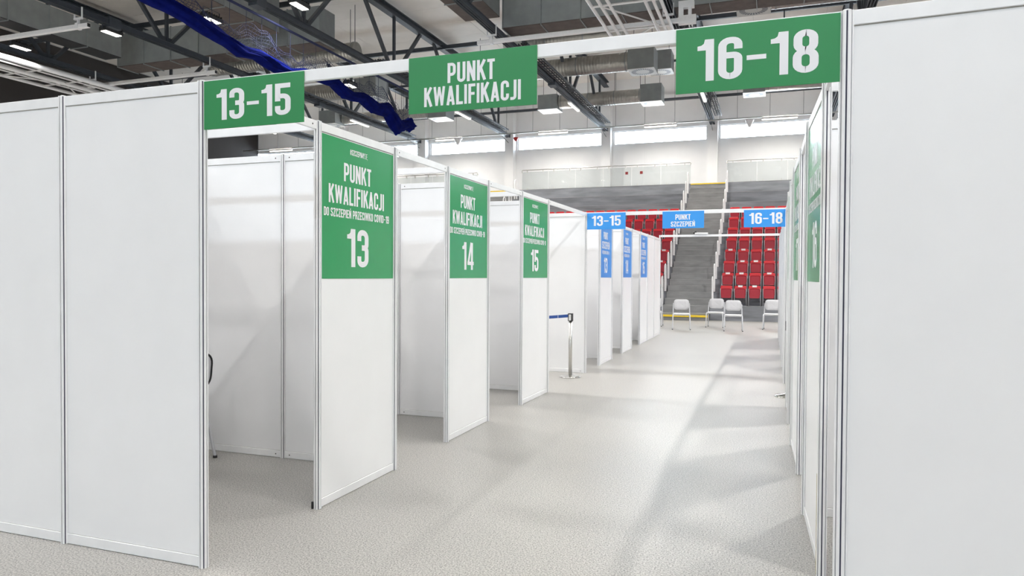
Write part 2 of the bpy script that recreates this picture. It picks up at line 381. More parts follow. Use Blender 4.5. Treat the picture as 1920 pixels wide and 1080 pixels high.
# ------------------------------------------------------------ roof steel
ZB, ZT = 8.9, 11.12
def truss(x, lab):
    t = thing('roof_truss', (x, 8, ZB), 0, lab, 'roof truss', 'steel roof trusses')
    L = YF-8-.5
    for s in (-1, 1):
        m = MB(); m.box(s*.06-.035*1 if s < 0 else .025, s*.06+.035 if s > 0 else -.025, -8, L, -.08, .08)
        m.box(-.12 if s < 0 else .06, -.06 if s < 0 else .12, -8, L, .065, .08); m.box(-.12 if s < 0 else .06, -.06 if s < 0 else .12, -8, L, -.08, -.065)
        m.build('bottom_chord', 'truss', t)
    m = MB(); m.box(-.13, .13, -8, L, 2.12, 2.16); m.box(-.13, .13, -8, L, 2.36, 2.40); m.box(-.02, .02, -8, L, 2.16, 2.36); m.build('top_chord', 'truss', t)
    nodes = [-.9, 4.4, 7.4+.4, 12.7, 18.1, 23.6]
    nodes = [-3.6, 1.8, 7.25, 12.7, 18.1, 23.5]
    for y in nodes:
        m = MB(); m.bar((0, y, 0), (0, y, 2.14), .09); m.build('post', 'truss', t)
        for dy in (-2.1, 2.1):
            if y+dy < L:
                m = MB(); m.bar((0, y+(.12 if dy > 0 else -.12), .05), (0, y+dy, 2.14), .11); m.build('diagonal', 'truss', t)
        m = MB(); m.box(-.025, .025, y-.22, y+.22, -.05, .24); m.build('gusset_plate', 'truss', t)
    # splice boxes
    for y in (5.2, 15.6):
        m = MB(); m.box(-.14, .14, y-.2, y+.2, -.15, .15); m.build('splice_plate', 'truss', t)
    # inclined brace to the pillar
    m = MB(); m.bar((0, L-1.9, 0), (0, L+.0, -.35), .02); m.build('tie_rod', 'truss', t)
    return t
tl = {-21.0: 'dark steel roof truss at the far left above the white rails', -15.7: 'dark steel roof truss passing above the left partition wall',
      -10.45: 'dark steel roof truss right behind the blue net', -5.2: 'dark steel roof truss running above the middle green sign',
      0.0: 'dark steel roof truss ending above the grey stair, partly behind the 16-18 sign', 5.2: 'dark steel roof truss over the right hand booths', 10.4: 'dark steel roof truss at the far right'}
for x, l in tl.items(): truss(x, l)
# purlins and eave pipe
for y, z, w, lab in ((13.0, 11.05, .1, 'thin dark steel purlin crossing the roof nearest the camera'), (18.4, 11.05, .16, 'dark steel purlin crossing the roof above the blue net'),
                  (24.6, 11.05, .16, 'dark steel purlin crossing the roof in the middle of the hall'), (29.6, 11.05, .1, 'thin dark purlin crossing the roof close to the far wall')):
    m = MB(); m.bar((XL+.1, y, z), (XR-.1, y, z), w*.6, w); m.build('roof_purlin', 'truss', label=lab, cat='purlin')
m = MB(); m.tube([(XL+.05, 32.9, 10.16), (XR-.05, 32.9, 10.16)], .07, 8); m.build('eave_pipe', 'truss', label='black pipe running along the top of the far wall', cat='pipe')

# cable trays along the trusses
def tray(x, y0, y1, z, lab):
    t = thing('cable_tray', (x, y0, z), 0, lab, 'cable tray', 'cable trays beside the roof trusses'); L = y1-y0
    for s in (-1, 1):
        m = MB(); m.box(s*.15-.012, s*.15+.012, 0, L, 0, .07); m.build('side_rail', 'truss', t)
    m = MB()
    for k in range(int(L/.3)): m.box(-.14, .14, .1+k*.3, .14+k*.3, .0, .02)
    m.build('rungs', 'truss', t, kind='stuff')
    m = MB(); m.tube([(-.04, 0, .05), (-.05, L*.5, .045), (-.03, L, .05)], .03, 6); m.tube([(.05, 0, .045), (.06, L*.5, .045), (.05, L, .045)], .022, 6); m.build('cable', 'black', t)
for x, n in ((-21, 'leftmost truss'), (-15.7, 'truss above the left wall'), (-10.45, 'truss behind the blue net'), (-5.2, 'truss above the middle sign'), (0, 'truss above the grey stair')):
    tray(x+.36, 19, 31.6, 8.90, 'grey ladder cable tray along the right side of the %s' % n)

# galvanised ducts
def box_duct(name, x0, x1, y0, y1, z0, z1, axis, lab, under='duct_under'):
    t = thing(name, ((x0+x1)/2, (y0+y1)/2, z0), 0, lab, 'duct'); hx, hy, h = (x1-x0)/2, (y1-y0)/2, z1-z0
    L = (x1-x0) if axis == 'x' else (y1-y0); n = max(2, round(L/1.25)); w = L/n
    for k in range(n):
        a = -L/2+k*w
        m = MB()
        if axis == 'x': m.box(a+.004, a+w-.004, -hy, hy, .02, h)
        else: m.box(-hx, hx, a+.004, a+w-.004, .02, h)
        s = m.build('duct_section', 'galv', t)
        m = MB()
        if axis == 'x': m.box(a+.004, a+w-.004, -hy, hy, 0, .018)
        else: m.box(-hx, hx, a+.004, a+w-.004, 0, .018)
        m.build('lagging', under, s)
        m = MB()
        if axis == 'x': m.box(a-.02, a+.0, -hy-.03, hy+.03, -.03, h+.03)
        else: m.box(-hx-.03, hx+.03, a-.02, a, -.03, h+.03)
        m.build('flange', 'galv', t)
    return t
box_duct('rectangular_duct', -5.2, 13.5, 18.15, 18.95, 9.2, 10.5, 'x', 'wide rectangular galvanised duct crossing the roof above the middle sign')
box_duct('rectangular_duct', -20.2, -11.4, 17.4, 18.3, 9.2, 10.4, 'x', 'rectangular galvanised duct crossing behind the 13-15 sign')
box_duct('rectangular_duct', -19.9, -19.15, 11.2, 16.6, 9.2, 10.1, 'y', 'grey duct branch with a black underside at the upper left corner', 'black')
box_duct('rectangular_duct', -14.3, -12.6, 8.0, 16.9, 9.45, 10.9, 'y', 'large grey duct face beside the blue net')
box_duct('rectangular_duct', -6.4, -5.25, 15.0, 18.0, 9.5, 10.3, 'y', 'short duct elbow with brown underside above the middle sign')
def round_duct(x0, x1, y, z, r, lab):
    t = thing('round_duct', (x0, y, z), 0, lab, 'duct', 'round spiral ducts'); L = x1-x0
    m = MB(); n = int(L/.12); ps = []; rs = []
    for k in range(n+1):
        ps += [(L*k/n, 0, 0)]; rs += [r]
        if k < n: ps += [(L*(k+.12)/n, 0, 0), (L*(k+.2)/n, 0, 0)]; rs += [r*1.018, r]
    m.tube(ps, rs, 20); m.build('spiral_tube', 'galvshade', t)
    for xx in [L*.02, L*.36, L*.68, L*.985]:
        m = MB(); m.tube([(xx-.02, 0, 0), (xx+.02, 0, 0)], r*1.04, 20); m.build('coupling', 'galv', t)
        m = MB(); m.tube([(xx, 0, r), (xx, 0, ZC-.04-z)], .012, 5); m.build('hanger_rod', 'truss', t)
def diffuser(x, y, zb, w, h, lab):
    t = thing('air_diffuser', (x, y, zb), 0, lab, 'air diffuser', 'square ceiling air diffusers')
    m = MB(); m.box(-w/2, w/2, -w/2, w/2, .02, h); m.build('plenum_box', 'galv', t)
    m = MB(); m.box(-w/2-.015, w/2+.015, -w/2-.015, w/2+.015, 0, .019); f = m.build('face_plate', 'diff', t)
    m = MB()
    for k in range(28):
        a = 2*PI*k/28; c, s = math.cos(a), math.sin(a); r0, r1 = w*.26, w*.43; dw = .018
        m.add([(c*r0-s*dw, s*r0+c*dw, -.003), (c*r0+s*dw, s*r0-c*dw, -.003), (c*r1+s*dw*1.6, s*r1-c*dw*1.6, -.003), (c*r1-s*dw*1.6, s*r1+c*dw*1.6, -.003)], [(0, 1, 2, 3)])
    m.build('swirl_slots', 'truss', f, kind='stuff')
    for sx in (-1, 1):
        m = MB(); m.tube([(sx*w*.35, 0, h), (sx*w*.35, 0, ZC-.04-zb)], .01, 5); m.build('hanger_rod', 'truss', t)
diffuser(-2.05, 25.2, 9.45, 1.0, .85, 'grey diffuser box at the end of the upper round duct, right of the middle sign')
diffuser(-1.75, 28.0, 10.15, .95, .8, 'grey diffuser box half hidden behind the nearer box right of the middle sign')
diffuser(-2.5, 30.5, 9.45, .95, .8, 'grey diffuser box at the right end of the lower round duct')
diffuser(-7.4, 30.5, 9.45, .95, .7, 'grey diffuser box just right under the middle sign')
diffuser(1.95, 30.3, 9.45, .9, .7, 'diffuser box peeking out below the 16-18 sign')
diffuser(2.15, 19.9, 9.5, .95, .8, 'grey diffuser box directly above the 16-18 sign')
diffuser(-14.4, 25.7, 9.45, 1.1, .85, 'grey diffuser box seen under the gate beam next to the blue net')
diffuser(-19.35, 30.0, 9.45, 1.0, .7, 'grey diffuser box above the near edge of the green 13 poster')
diffuser(-13.2, 30.5, 9.45, 1.0, .6, 'pale diffuser box below the left end of the middle sign')
round_duct(-9.0, -2.6, 25.2, 9.9, .36, 'round spiral duct feeding the upper diffuser right of the middle sign')
round_duct(-6.9, -3.0, 30.5, 9.85, .32, 'round spiral duct between two diffusers, lowest right of the middle sign')
round_duct(-6.0, -1.9, 20.6, 9.5, .33, 'round duct glimpsed above the gate beam near the 16-18 sign')
round_duct(2.65, 9.0, 19.9, 9.8, .34, 'round spiral duct running along the top of the 16-18 sign')
round_duct(2.4, 9.0, 30.3, 9.8, .25, 'round duct running right from the diffuser below the 16-18 sign')
round_duct(-25.0, -15.0, 25.2, 9.8, .38, 'round spiral duct below the gate beam crossing behind the blue net')
round_duct(-18.8, -13.75, 30.3, 9.8, .28, 'round spiral duct far back below the hanging blue net')
round_duct(-18.4, -11.7, 20.2, 9.75, .33, 'round spiral duct above the left gate beam end')

# white tubes hung from the trusses
def white_beam(x0, x1, y, z, lab, hangers, nm='suspended_beam'):
    t = thing(nm, (x0, y, z), 0, lab, 'ceiling beam'); L = x1-x0
    m = MB(); m.bbox(0, L, -.06, .06, -.06, .06, .012); m.build('square_tube', 'whitesteel', t)
    for hx in hangers:
        hx -= x0
        m = MB(); m.box(hx-.05, hx+.05, -.075, .075, -.075, .09); m.box(hx-.025, hx+.025, -.03, .03, .09, ZB-.24-z)
        m.box(hx-.15, hx+.15, -.03, .03, ZB-.24-z, ZB-.19-z); m.build('hanger_clamp', 'whitesteel', t)
        for sx in (-.14, .14):
            m = MB(); m.box(hx+sx-.012, hx+sx+.012, -.02, .02, ZB-.24-z, ZB+.10-z); m.build('hook', 'whitesteel', t)
    for hx in (0, L):
        m = MB(); m.box(hx-.004 if hx == 0 else hx, hx if hx == 0 else hx+.004, -.05, .05, -.05, .05); m.build('end_cap', 'black', t)
white_beam(-21.4, -15.3, 12.1, 8.46, 'white square tube hung at the top left corner', (-21.0, -15.7))
white_beam(-21.4, -15.3, 17.0, 8.46, 'white square tube hung just above the left wall near the 13-15 sign', (-21.0, -15.7))
white_beam(-5.65, .35, 17.2, 8.5, 'long white square tube hung above the gate beam', (-5.2, 0.0))
# folded lattice frames
def lattice(name, rails, y0, y1, z, lab, crosses, diags):
    t = thing(name, (rails[0][0] if isinstance(rails[0], tuple) else rails[0], y0, z), 0, lab, 'lattice frame'); x0 = rails[0] if not isinstance(rails[0], tuple) else rails[0][0]; xe = rails[-1] if not isinstance(rails[-1], tuple) else rails[-1][0]
    for x in rails:
        x, r = x if isinstance(x, tuple) else (x, .045)
        m = MB(); m.tube([(x-x0, 0, 0), (x-x0, y1-y0, 0)], r, 8); m.build('long_tube', 'whitesteel', t)
    for y in crosses:
        m = MB(); m.tube([(0, y-y0, 0), (xe-x0, y-y0, 0)], .03, 6); m.build('cross_tube', 'whitesteel', t)
    for (xa, ya, xb, yb) in diags:
        m = MB(); m.tube([(xa-x0, ya-y0, 0), (xb-x0, yb-y0, 0)], .022, 6); m.build('diagonal_tube', 'whitesteel', t)
    return t
lattice('folded_goal_frame', [-1.62, -1.38, -1.16, -.28, -.08, .10], 12.0, 17.95, 8.34, 'white folded lattice frame hanging above the gate beam near the 16-18 sign',
        [13.2, 15.05, 17.0], [(-1.38, 15.1, -.2, 16.9), (-1.38, 13.2, -.2, 15.0), (-.28, 16.9, -1.2, 17.9)])
lattice('folded_goal_frame', [(-22.4, .06), (-21.75, .03), (-21.3, .085), (-20.7, .03), (-20.2, .095)], 10.5, 18.4, 8.36, 'white folded lattice frame hanging at the far left above the wall',
        [11.6, 13.1, 14.6, 16.1, 17.5], [(-22.4, 11.6, -21.3, 13.1), (-21.3, 13.1, -22.4, 14.6), (-22.4, 14.6, -21.3, 16.1), (-21.3, 16.1, -22.4, 17.5)])
m = MB()
for a in ((.35, .8, 16.6, 16.75, 8.2, 8.42), (.35, .75, 16.6, 16.75, 8.62, 8.8), (.35, .47, 16.6, 16.75, 8.42, 8.62), (.6, .68, 16.6, 16.75, 8.42, 8.62)): m.box(*a)
m.build('winch_bracket', 'whitesteel', label='small white bracket frame at the right end of the hanging white tube', cat='bracket')

# floodlights (visible housings with their light)
def flood(x, y, z, lab, power=FLOOD_POWER, grp='black floodlights under the roof', rod=.54):
    t = thing('floodlight', (x, y, z), PI/2, lab, 'lamp', grp)
    m = MB(); m.bbox(-.30, .30, -.14, .14, 0.01, .12, .02)
    for k in range(7): m.box(-.27+k*.09-.008, -.27+k*.09+.008, -.13, .13, .12, .17)
    m.build('housing', 'black', t)
    for k in range(6):
        m = MB(); m.box(-.27+k*.092, -.27+k*.092+.08, -.10, .10, -.006, .009); m.build('led_module', 'lampon', t)
    m = MB(); m.bar((-.31, 0, .05), (-.31, 0, .3), .03, .01); m.bar((.31, 0, .05), (.31, 0, .3), .03, .01); m.bar((-.31, 0, .3), (.31, 0, .3), .03, .01); m.build('bracket', 'truss', t)
    m = MB(); m.tube([(0, 0, .3), (0, 0, rod)], .012, 5); m.build('hanger_rod', 'truss', t)
    area((0, 0, -.03), power, .56, .16, parent=t)
    return t
flood(-15.84, 13.3, 8.66, 'black floodlight below the truss above the left partition wall')
flood(-12.2, 13.4, 8.66, 'black floodlight shining through the blue net', 110)
flood(-9.18, 13.3, 8.66, 'black floodlight at the top edge above the 13-15 sign', 130)
flood(-19.79, 13.4, 8.66, 'black floodlight at the far left edge under the white tube')
flood(-12.26, 20.62, 8.62, 'floodlight glowing just below the gate beam beside the blue net', 200, rod=2.868)
def flab(x, y):
    col = {-22: 'far left', -16: 'mid left', -10: 'near left', -5.6: 'outer booth', -2.2: 'left booth', .6: 'middle', 5.35: 'right', 10.4: 'far right', -24: 'far left', -18.5: 'mid left', -13: 'centre left', -7.6: 'near left'}[x]
    row = {-13.8: 'rearmost', -3.6: 'rear', -.2: 'gate', 6.6: 'second', 13.4: 'third', 20.1: 'fourth', 27.3: 'stand'}[y]
    return 'unseen black floodlight under the roof, %s column, %s row' % (col, row)
PWX = {-22: 300, -16: 300, -10: 330, -5.6: 150, -2.2: 85, .6: 35, 5.35: 330, 10.4: 60, -24: 230, -18.5: 230, -13: 230, -7.6: 230}
ROWF = {-13.8: .12, -3.6: .42, -.2: .45, 6.6: 1.5, 13.4: 1.3, 20.1: 1.3}
for y in (-13.8, -3.6, -.2, 6.6):  # unseen floodlights added as fill; the right column follows from the floor shadow
    for x in (-22, -16, -10, -5.6): flood(x, y, 8.66, flab(x, y), PWX[x]*ROWF[y], grp='floodlights out of view')
    for x in (-2.2, .6, 5.35, 10.4): flood(x, y, 8.66, flab(x, y), PWX[x]*min(1, ROWF[y]+.1), grp='floodlights out of view')
for x in (-2.2, .6, 5.35, 10.4): flood(x, 13.4, 8.66, flab(x, 13.4), PWX[x], grp='floodlights out of view')
for x in (5.35, 10.4): flood(x, 20.1, 8.66, flab(x, 20.1), PWX[x]*1.2, grp='floodlights out of view')
# tube lamps on the trusses
def tubelamp(x, y, z, L, axis, lab, power=150):
    t = thing('tube_lamp', (x, y, z), 0 if axis == 'x' else PI/2, lab, 'lamp', 'linear tube lamps')
    m = MB(); m.bbox(-L/2, L/2, -.07, .07, 0, .07, .012); m.build('lamp_body', 'whitesteel', t)
    m = MB(); m.bbox(-L/2+.02, L/2-.02, -.055, .055, -.035, -.001, .012); m.build('light_cover', 'tubeon', t)
    area((0, 0, -.05), power, L, .1, (1, .95, .88), t, 170)
    up = axis == 'x' and area((0, 0, .085), power*.8, L, .1, (1, .97, .93), t, 175)
    if up: up.rotation_euler = (PI, 0, 0)
for x, n in ((-21, 'leftmost truss'), (-15.62, 'truss seen below the blue net'), (-10.3, 'truss below the middle sign'), (-5.2, 'truss right of the middle sign'), (.12, 'truss under the 16-18 sign'), (5.4, 'truss over the right booths')):
    tubelamp(x, 26.7, 8.66, 1.55, 'y', 'bright tube lamp under the far part of the %s' % n)
# lighting trunk along the far stands
t = thing('lighting_trunk', (-26, 31.0, 8.58), 0, 'thin suspended lighting trunk along the far wall windows', 'lighting track')
m = MB(); m.box(0, 39.5, -.03, .03, 0, .06); m.build('trunk_rail', 'steel', t)
m = MB()
for k in range(28): m.tube([(1+1.38*k, 0, .06), (1+1.38*k, 0, ZC-.04-8.58)], .008, 5)
m.build('suspension_wires', 'truss', t, kind='stuff')
for x, n in ((-23.4, 'far left'), (-18.2, 'above the green 13 poster'), (-13.0, 'below the middle sign'), (-7.4, 'right of the middle sign'), (-2.2, 'above the grey stair'), (3.0, 'below the 16-18 sign'), (8.2, 'far right')):
    tubelamp(x, 31.0, 8.505, 1.5, 'x', 'long warm tube lamp on the lighting trunk, %s' % n, 130)
for x, n in ((-12.4, 'left of the grey stair'), (1.75, 'right of the grey stair')):
    t = thing('hanging_speaker', (x, 30.8, 8.16), 0, 'white cone shaped speaker hanging from the lighting trunk %s' % n, 'speaker')
    m = MB(); m.lathe([(.001, 0), (.05, 0), (.19, .30), (.19, .34), (.001, .34)], 20); m.build('horn', 'whitesteel', t)
    m = MB(); m.tube([(0, 0, .33), (0, .2, .43)], .012, 5); m.build('hook', 'truss', t)
m = MB(); m.lathe([(.001, -.12), (.05, -.12), (.13, .0), (.13, .06), (.001, .06)], 16); m.build('alarm_beacon', 'paint_red', loc=(-10.0, 32.9, 8.72), label='small red alarm beacon on a pillar below the roof', cat='alarm')
t = thing('dome_camera', (3.02, 20.35, 7.93), 0, 'white dome camera peeking out below the 16-18 sign', 'camera')
m = MB(); m.lathe([(.001, -.16), (.08, -.14), (.14, -.06), (.16, 0), (.16, .03)], 20); m.build('dome', 'chairw', t)
m = MB(); m.lathe([(.001, .16), (.17, .16), (.17, .031), (.001, .031)], 20); m.build('mount_ring', 'whitesteel', t)
m = MB(); m.tube([(0, 0, .16), (0, 0, ZC-.04-7.93)], .02, 6); m.build('drop_rod', 'truss', t)

# ------------------------------------------------------------ blue curtain net
NX = -10.0
net = thing('divider_net', (NX, 9, 8.3), 0, 'gathered navy blue sports divider net hanging in swags under the roof', 'net')
m = MB(); m.tube([(0, -4, .02), (0, 13.0, .02)], .035, 6); m.build('support_cable', 'netline', net)
st = [(7.6, 7.75, 7.45), (8.6, 7.72, 7.38), (9.45, 7.74, 7.35), (10.3, 7.62, 7.30), (10.9, 7.56, 7.18), (11.4, 7.42, 7.14), (12.0, 7.33, 7.03), (12.6, 7.44-.04, 7.12), (13.3, 7.35, 6.98), (13.9, 7.26, 7.08), (14.6, 7.44, 7.16),
      (15.4, 7.56, 7.24), (16.1, 7.62, 7.30), (16.7, 7.42, 7.08), (17.2, 7.38, 7.10), (17.8, 7.52, 7.18), (18.4, 7.42, 6.98), (18.9, 7.40, 7.02), (19.4, 7.56, 7.02), (19.8, 7.4, 6.65), (20.1, 7.22, 6.55), (20.4, 7.12, 6.72), (20.8, 7.24, 6.88), (21.1, 7.38, 6.84), (21.25, 7.2, 6.95)]
ys = []; 
def interp(seq, n):
    out = []
    for i in range(len(seq)-1):
        for k in range(n):
            f = k/n; f = f*f*(3-2*f)*.5+f*.5
            out.append(tuple(seq[i][j]*(1-f)+seq[i+1][j]*f for j in range(3)))
    out.append(seq[-1]); return out
ss = interp(st, 5)
m = MB(); n = 26; vs = []
for i, (y, zt, zb) in enumerate(ss):
    zc, hz = (zt+zb)/2, (zt-zb)/2
    for k in range(n):
        a = 2*PI*k/n
        w = 1+.26*math.sin(7*a+i*.33)+.14*math.sin(11*a-i*.2)
        vs.append((.17*math.cos(a)*w, y-9, zc-8.3+hz*math.sin(a)*(1+.07*math.sin(7*a+i*.33)+.05*math.sin(i*.9))))
m.add(vs, [(i*n+k, i*n+(k+1)%n, (i+1)*n+(k+1)%n, (i+1)*n+k) for i in range(len(ss)-1) for k in range(n)], True)
m.add(vs[:n], [tuple(range(n))]); m.add(vs[-n:], [tuple(range(n))[::-1]])
m.build('gathered_curtain', 'net', net)
m = MB()
def topz(y):
    for i in range(len(ss)-1):
        if ss[i][0] <= y <= ss[i+1][0]:
            f = (y-ss[i][0])/max(1e-6, ss[i+1][0]-ss[i][0]); return ss[i][1]*(1-f)+ss[i+1][1]*f
    return 7.3
y = 7.8
prevrow = None
while y < 21.1:
    zt = topz(y)-.04; z1 = 8.30-.0
    up = zt+(8.1-zt)*(.62+.25*math.sin(y*2.1)+.1*math.sin(y*7.3))
    row = []
    nz = 8
    for k in range(nz+1): row.append((.05*math.sin(y*5+k), y-9+.03*math.sin(k*2+y*9), zt+(up-zt)*k/nz-8.3))
    for k in range(nz): m.bar(row[k], row[k+1], .007)
    if prevrow:
        for k in range(nz+1):
            m.bar(prevrow[k], row[k], .007)
    prevrow = row; y += .085
m.build('net_mesh', 'netline', net, kind='stuff')
for k in range(22):
    yy = 8.0+k*.6; m = MB(); m.tube([(0, yy-9, topz(yy)-8.35), (0, yy-9+.02, .02)], .006, 4); m.build('suspension_cord', 'netline', net)

# ------------------------------------------------------------ exhibition partition system
def post_mesh(h=2.5, r=.024):
    # octagonal profile with a recessed dark groove in each face
    ap = r; R8 = ap/math.cos(PI/8); prof = []
    for k in range(8):
        a0 = 2*PI*k/8-PI/8; a1 = a0+PI/4; am = (a0+a1)/2
        p0 = Vector((R8*math.cos(a0), R8*math.sin(a0))); p1 = Vector((R8*math.cos(a1), R8*math.sin(a1)))
        nrm = Vector((math.cos(am), math.sin(am)))
        g0 = p0.lerp(p1, .35); g1 = p0.lerp(p1, .65)
        prof += [p0, g0, g0-nrm*.008, g1-nrm*.008, g1]
    m = MB(); m.prism([(p.x, p.y) for p in prof], 0.0, h)
    return m.mesh('post_body', 'alu')
PM = post_mesh()
cm = MB(); ap = .024-.0062
cm.prism([(ap/math.cos(PI/8)*math.cos(2*PI*k/8-PI/8), ap/math.cos(PI/8)*math.sin(2*PI*k/8-PI/8)) for k in range(8)], .001, 2.499)
PC = cm.mesh('groove_core', 'groove')
fm = MB(); fm.lathe([(.001, 0), (.02, 0), (.02, .006), (.001, .006)], 12); PF = fm.mesh('foot_cap', 'black')
tm = MB(); tm.lathe([(.001, 2.506), (.012, 2.506), (.018, 2.5), (.001, 2.5)], 12); PT = tm.mesh('top_cap', 'alu')
def post(x, y, label, group='white grooved partition posts', rz=0):
    t = thing('partition_post', (x, y, 0), rz, label, 'post', group)
    put('post_body', PM, t, (0, 0, .0005)); put('groove_core', PC, t); put('top_cap', PT, t)
    return t
RH = .055
rail_cache = {}
scm = MB(); scm.tube([(0, -.0105, 0), (0, .0105, 0)], .0055, 10); SC = scm.mesh('lock_screw', 'screw')
def rail_mesh(L):
    k = round(L, 3)
    if k not in rail_cache:
        m = MB(); m.bbox(-L/2, L/2, -.0095, .0095, -RH/2, RH/2, .002); rail_cache[k] = m.mesh('rail', 'alu')
    return rail_cache[k]
def span(p0, p1):
    p0 = Vector((*p0, 0)); p1 = Vector((*p1, 0)); d = p1-p0
    return (p0+p1)/2, d.length-.046, math.atan2(d.y, d.x)
def panel(p0, p1, label, group='white partition panels', screws=True):
    c, L, rz = span(p0, p1)
    t = thing('partition_panel', (c.x, c.y, 0), rz, label, 'partition wall', group)
    key = ('inf', round(L, 3))
    if key not in rail_cache:
        m = MB(); m.box(-L/2, L/2, -.003, .003, RH+.004, 2.5-RH-.004); rail_cache[key] = m.mesh('infill_sheet', 'panel')
        m = MB(); m.box(-L/2, L/2, -.0033, .0033, 2.5-RH-.0042, 2.5-RH-.0002); m.box(-L/2, L/2, -.0033, .0033, RH+.002, RH+.004)
        rail_cache[('gap', round(L, 3))] = m.mesh('rail_gap', 'groove2')
    put('infill_sheet', rail_cache[key], t); put('sheet_gasket', rail_cache[('gap', round(L, 3))], t)
    for z in (RH/2+.002, 2.5-RH/2):
        r = put('top_rail' if z > 1 else 'bottom_rail', rail_mesh(L), t, (0, 0, z))
        if screws:
            for s in (-1, 1): put('lock_screw', SC, r, (s*(L/2-.045), 0, 0))
    return t
M['groove2'] = mat('rail gasket', (0.38, 0.37, 0.34), 0.7, noise=0.1)  # grey painted in for the shading line between rail and infill
def header(p0, p1, label, z=2.5-RH/2, group='white header beams'):
    c, L, rz = span(p0, p1)
    t = thing('header_beam', (c.x, c.y, z), rz, label, 'beam', group)
    put('beam_profile', rail_mesh(L), t)
    for s in (-1, 1): put('lock_screw', SC, t, (s*(L/2-.045), 0, 0))
    return t
LX = {0: 0, 1: -.004, 2: -.007, 3: -.022, 4: -.026, 5: -.003, 6: .012, 8: .018, 9: .01, 10: .005, 11: 0, 12: 0, 13: 0, 14: 0, 15: 0, 16: 0}
RX = {0: 3.0, 1: 3.0, 2: 2.966, 3: 2.962, 4: 2.938, 5: 2.936, 6: 2.935, 8: 2.938, 9: 2.94, 10: 2.94, 11: 2.94, 12: 2.94, 13: 2.94, 14: 2.94, 15: 2.935, 16: 2.93}
NW = {1: 'nearest', 3: 'second', 5: 'third', 9: 'nearest', 11: 'middle', 13: 'farthest'}
num = {1: ('green', 13, 16), 3: ('green', 14, 17), 5: ('green', 15, 18), 9: ('blue', 13, 16), 11: ('blue', 14, 17), 13: ('blue', 15, 18)}
for side, XX, ci in (('left', LX, 1), ('right', RX, 2)):
    for y in XX:
        if y == 0: lab = 'grooved white corner post beside the green %s sign' % ('13-15' if ci == 1 else '16-18')
        elif y == 8: lab = 'white corner post beside the blue %s sign' % ('13-15' if ci == 1 else '16-18')
        elif y in num: lab = 'grooved white post at the near edge of the %s %s poster panel on the %s' % (NW[y], num[y][0], side)
        elif y-1 in num: lab = 'grooved white post at the far edge of the %s %s poster panel on the %s' % (NW[y-1], num[y-1][0], side)
        elif y == 15: lab = 'white post between the last two plain panels of the %s row' % side
        else: lab = 'white end post closing the far end of the %s booth row' % side
        pp = post(XX[y], y, lab)
        if side == 'right' and y == 1:
            m = MB(); m.box(-.0254, -.0243, -.008, .008, .01, .52); m.build('tape_strip', 'tape', pp)['label'] = 'yellowed strip of old tape'
    for y in (1, 3, 5, 9, 11, 13):
        panel((XX[y], y), (XX[y+1], y+1), 'white corridor panel carrying the %s %s poster on the %s, number %d' % (NW[y], num[y][0], side, num[y][ci]), screws=False)
    panel((XX[14], 14), (XX[15], 15), 'plain white panel next to the farthest blue poster panel on the %s' % side)
    panel((XX[15], 15), (XX[16], 16), 'last plain white panel at the far end of the %s booth row' % side)
    for y in (0, 2, 4, 8, 10, 12):
        c, n_ = (num[y+1][0], NW[y+1]+' '+num[y+1][0])
        header((XX[y], y), (XX[y+1], y+1), 'white header beam over the doorway of the %s-poster booth on the %s' % (n_, side))
    header((XX[6], 6), (XX[8], 8), 'long white header beam over the %s side passage' % side)
# facade
FL = [(0, 0), (-.975, .0), (-1.975, 0.0), (-2.97, 0)]
FR = [(3.0, 0), (4.0, -.055), (5.0, -.1)]
post(*FL[1], 'grooved white post between the two front panels at left')
post(*FL[2], 'grooved white post at the left end of the front wall')
panel(FL[1], FL[0], 'large white front panel left of the 13-15 sign', screws=False)
panel(FL[2], FL[1], 'large white front panel cut by the left picture edge', screws=False)
post(*FR[1], 'white post of the front wall beyond the right picture edge')
panel(FR[0], FR[1], 'large white front panel at the right of the 16-18 sign', screws=False)
# cross walls between booths and rear walls
for side, sx, XX, ci in (('left', -1, LX, 1), ('right', 1, RX, 2)):
    for y in (2, 4, 6, 8, 10, 12, 14):
        x0 = XX[y]; pts = [(x0, y), (x0+sx*1.03, y), (x0+sx*2.03, y)]
        if y < 8: nm = '%s green booth on the %s' % (NW[y-1], side)
        elif y == 8: nm = 'side passage on the %s' % side
        elif y == 14: nm = 'farthest blue booth on the %s' % side
        else: nm = '%s blue booth on the %s' % (NW[y-1] if y-1 in NW else 'last', side)
        panel(pts[0], pts[1], 'cross wall panel beyond the %s, beside the corridor' % nm)
        panel(pts[1], pts[2], 'cross wall panel beyond the %s, away from corridor' % nm)
        post(*pts[1], 'white post in the far cross wall of the %s' % nm)
        post(*pts[2], 'white rear corner post of the %s' % nm)
    for y in (1, 3, 5, 9, 11, 13):
        header((XX[y], y), (XX[y]+sx*1.99, y), 'white tie beam across the middle of the %s %s booth on the %s' % (NW[y], num[y][0], side))
        x = XX[y]+sx*2.03
        panel((x, y-1), (x, y), 'rear wall panel of the %s %s booth on the %s, near half' % (NW[y], num[y][0], side))
        panel((x, y), (x, y+1), 'rear wall panel of the %s %s booth on the %s, far half' % (NW[y], num[y][0], side))
        post(x, y, 'white rear post behind the %s %s booth on the %s' % (NW[y], num[y][0], side))
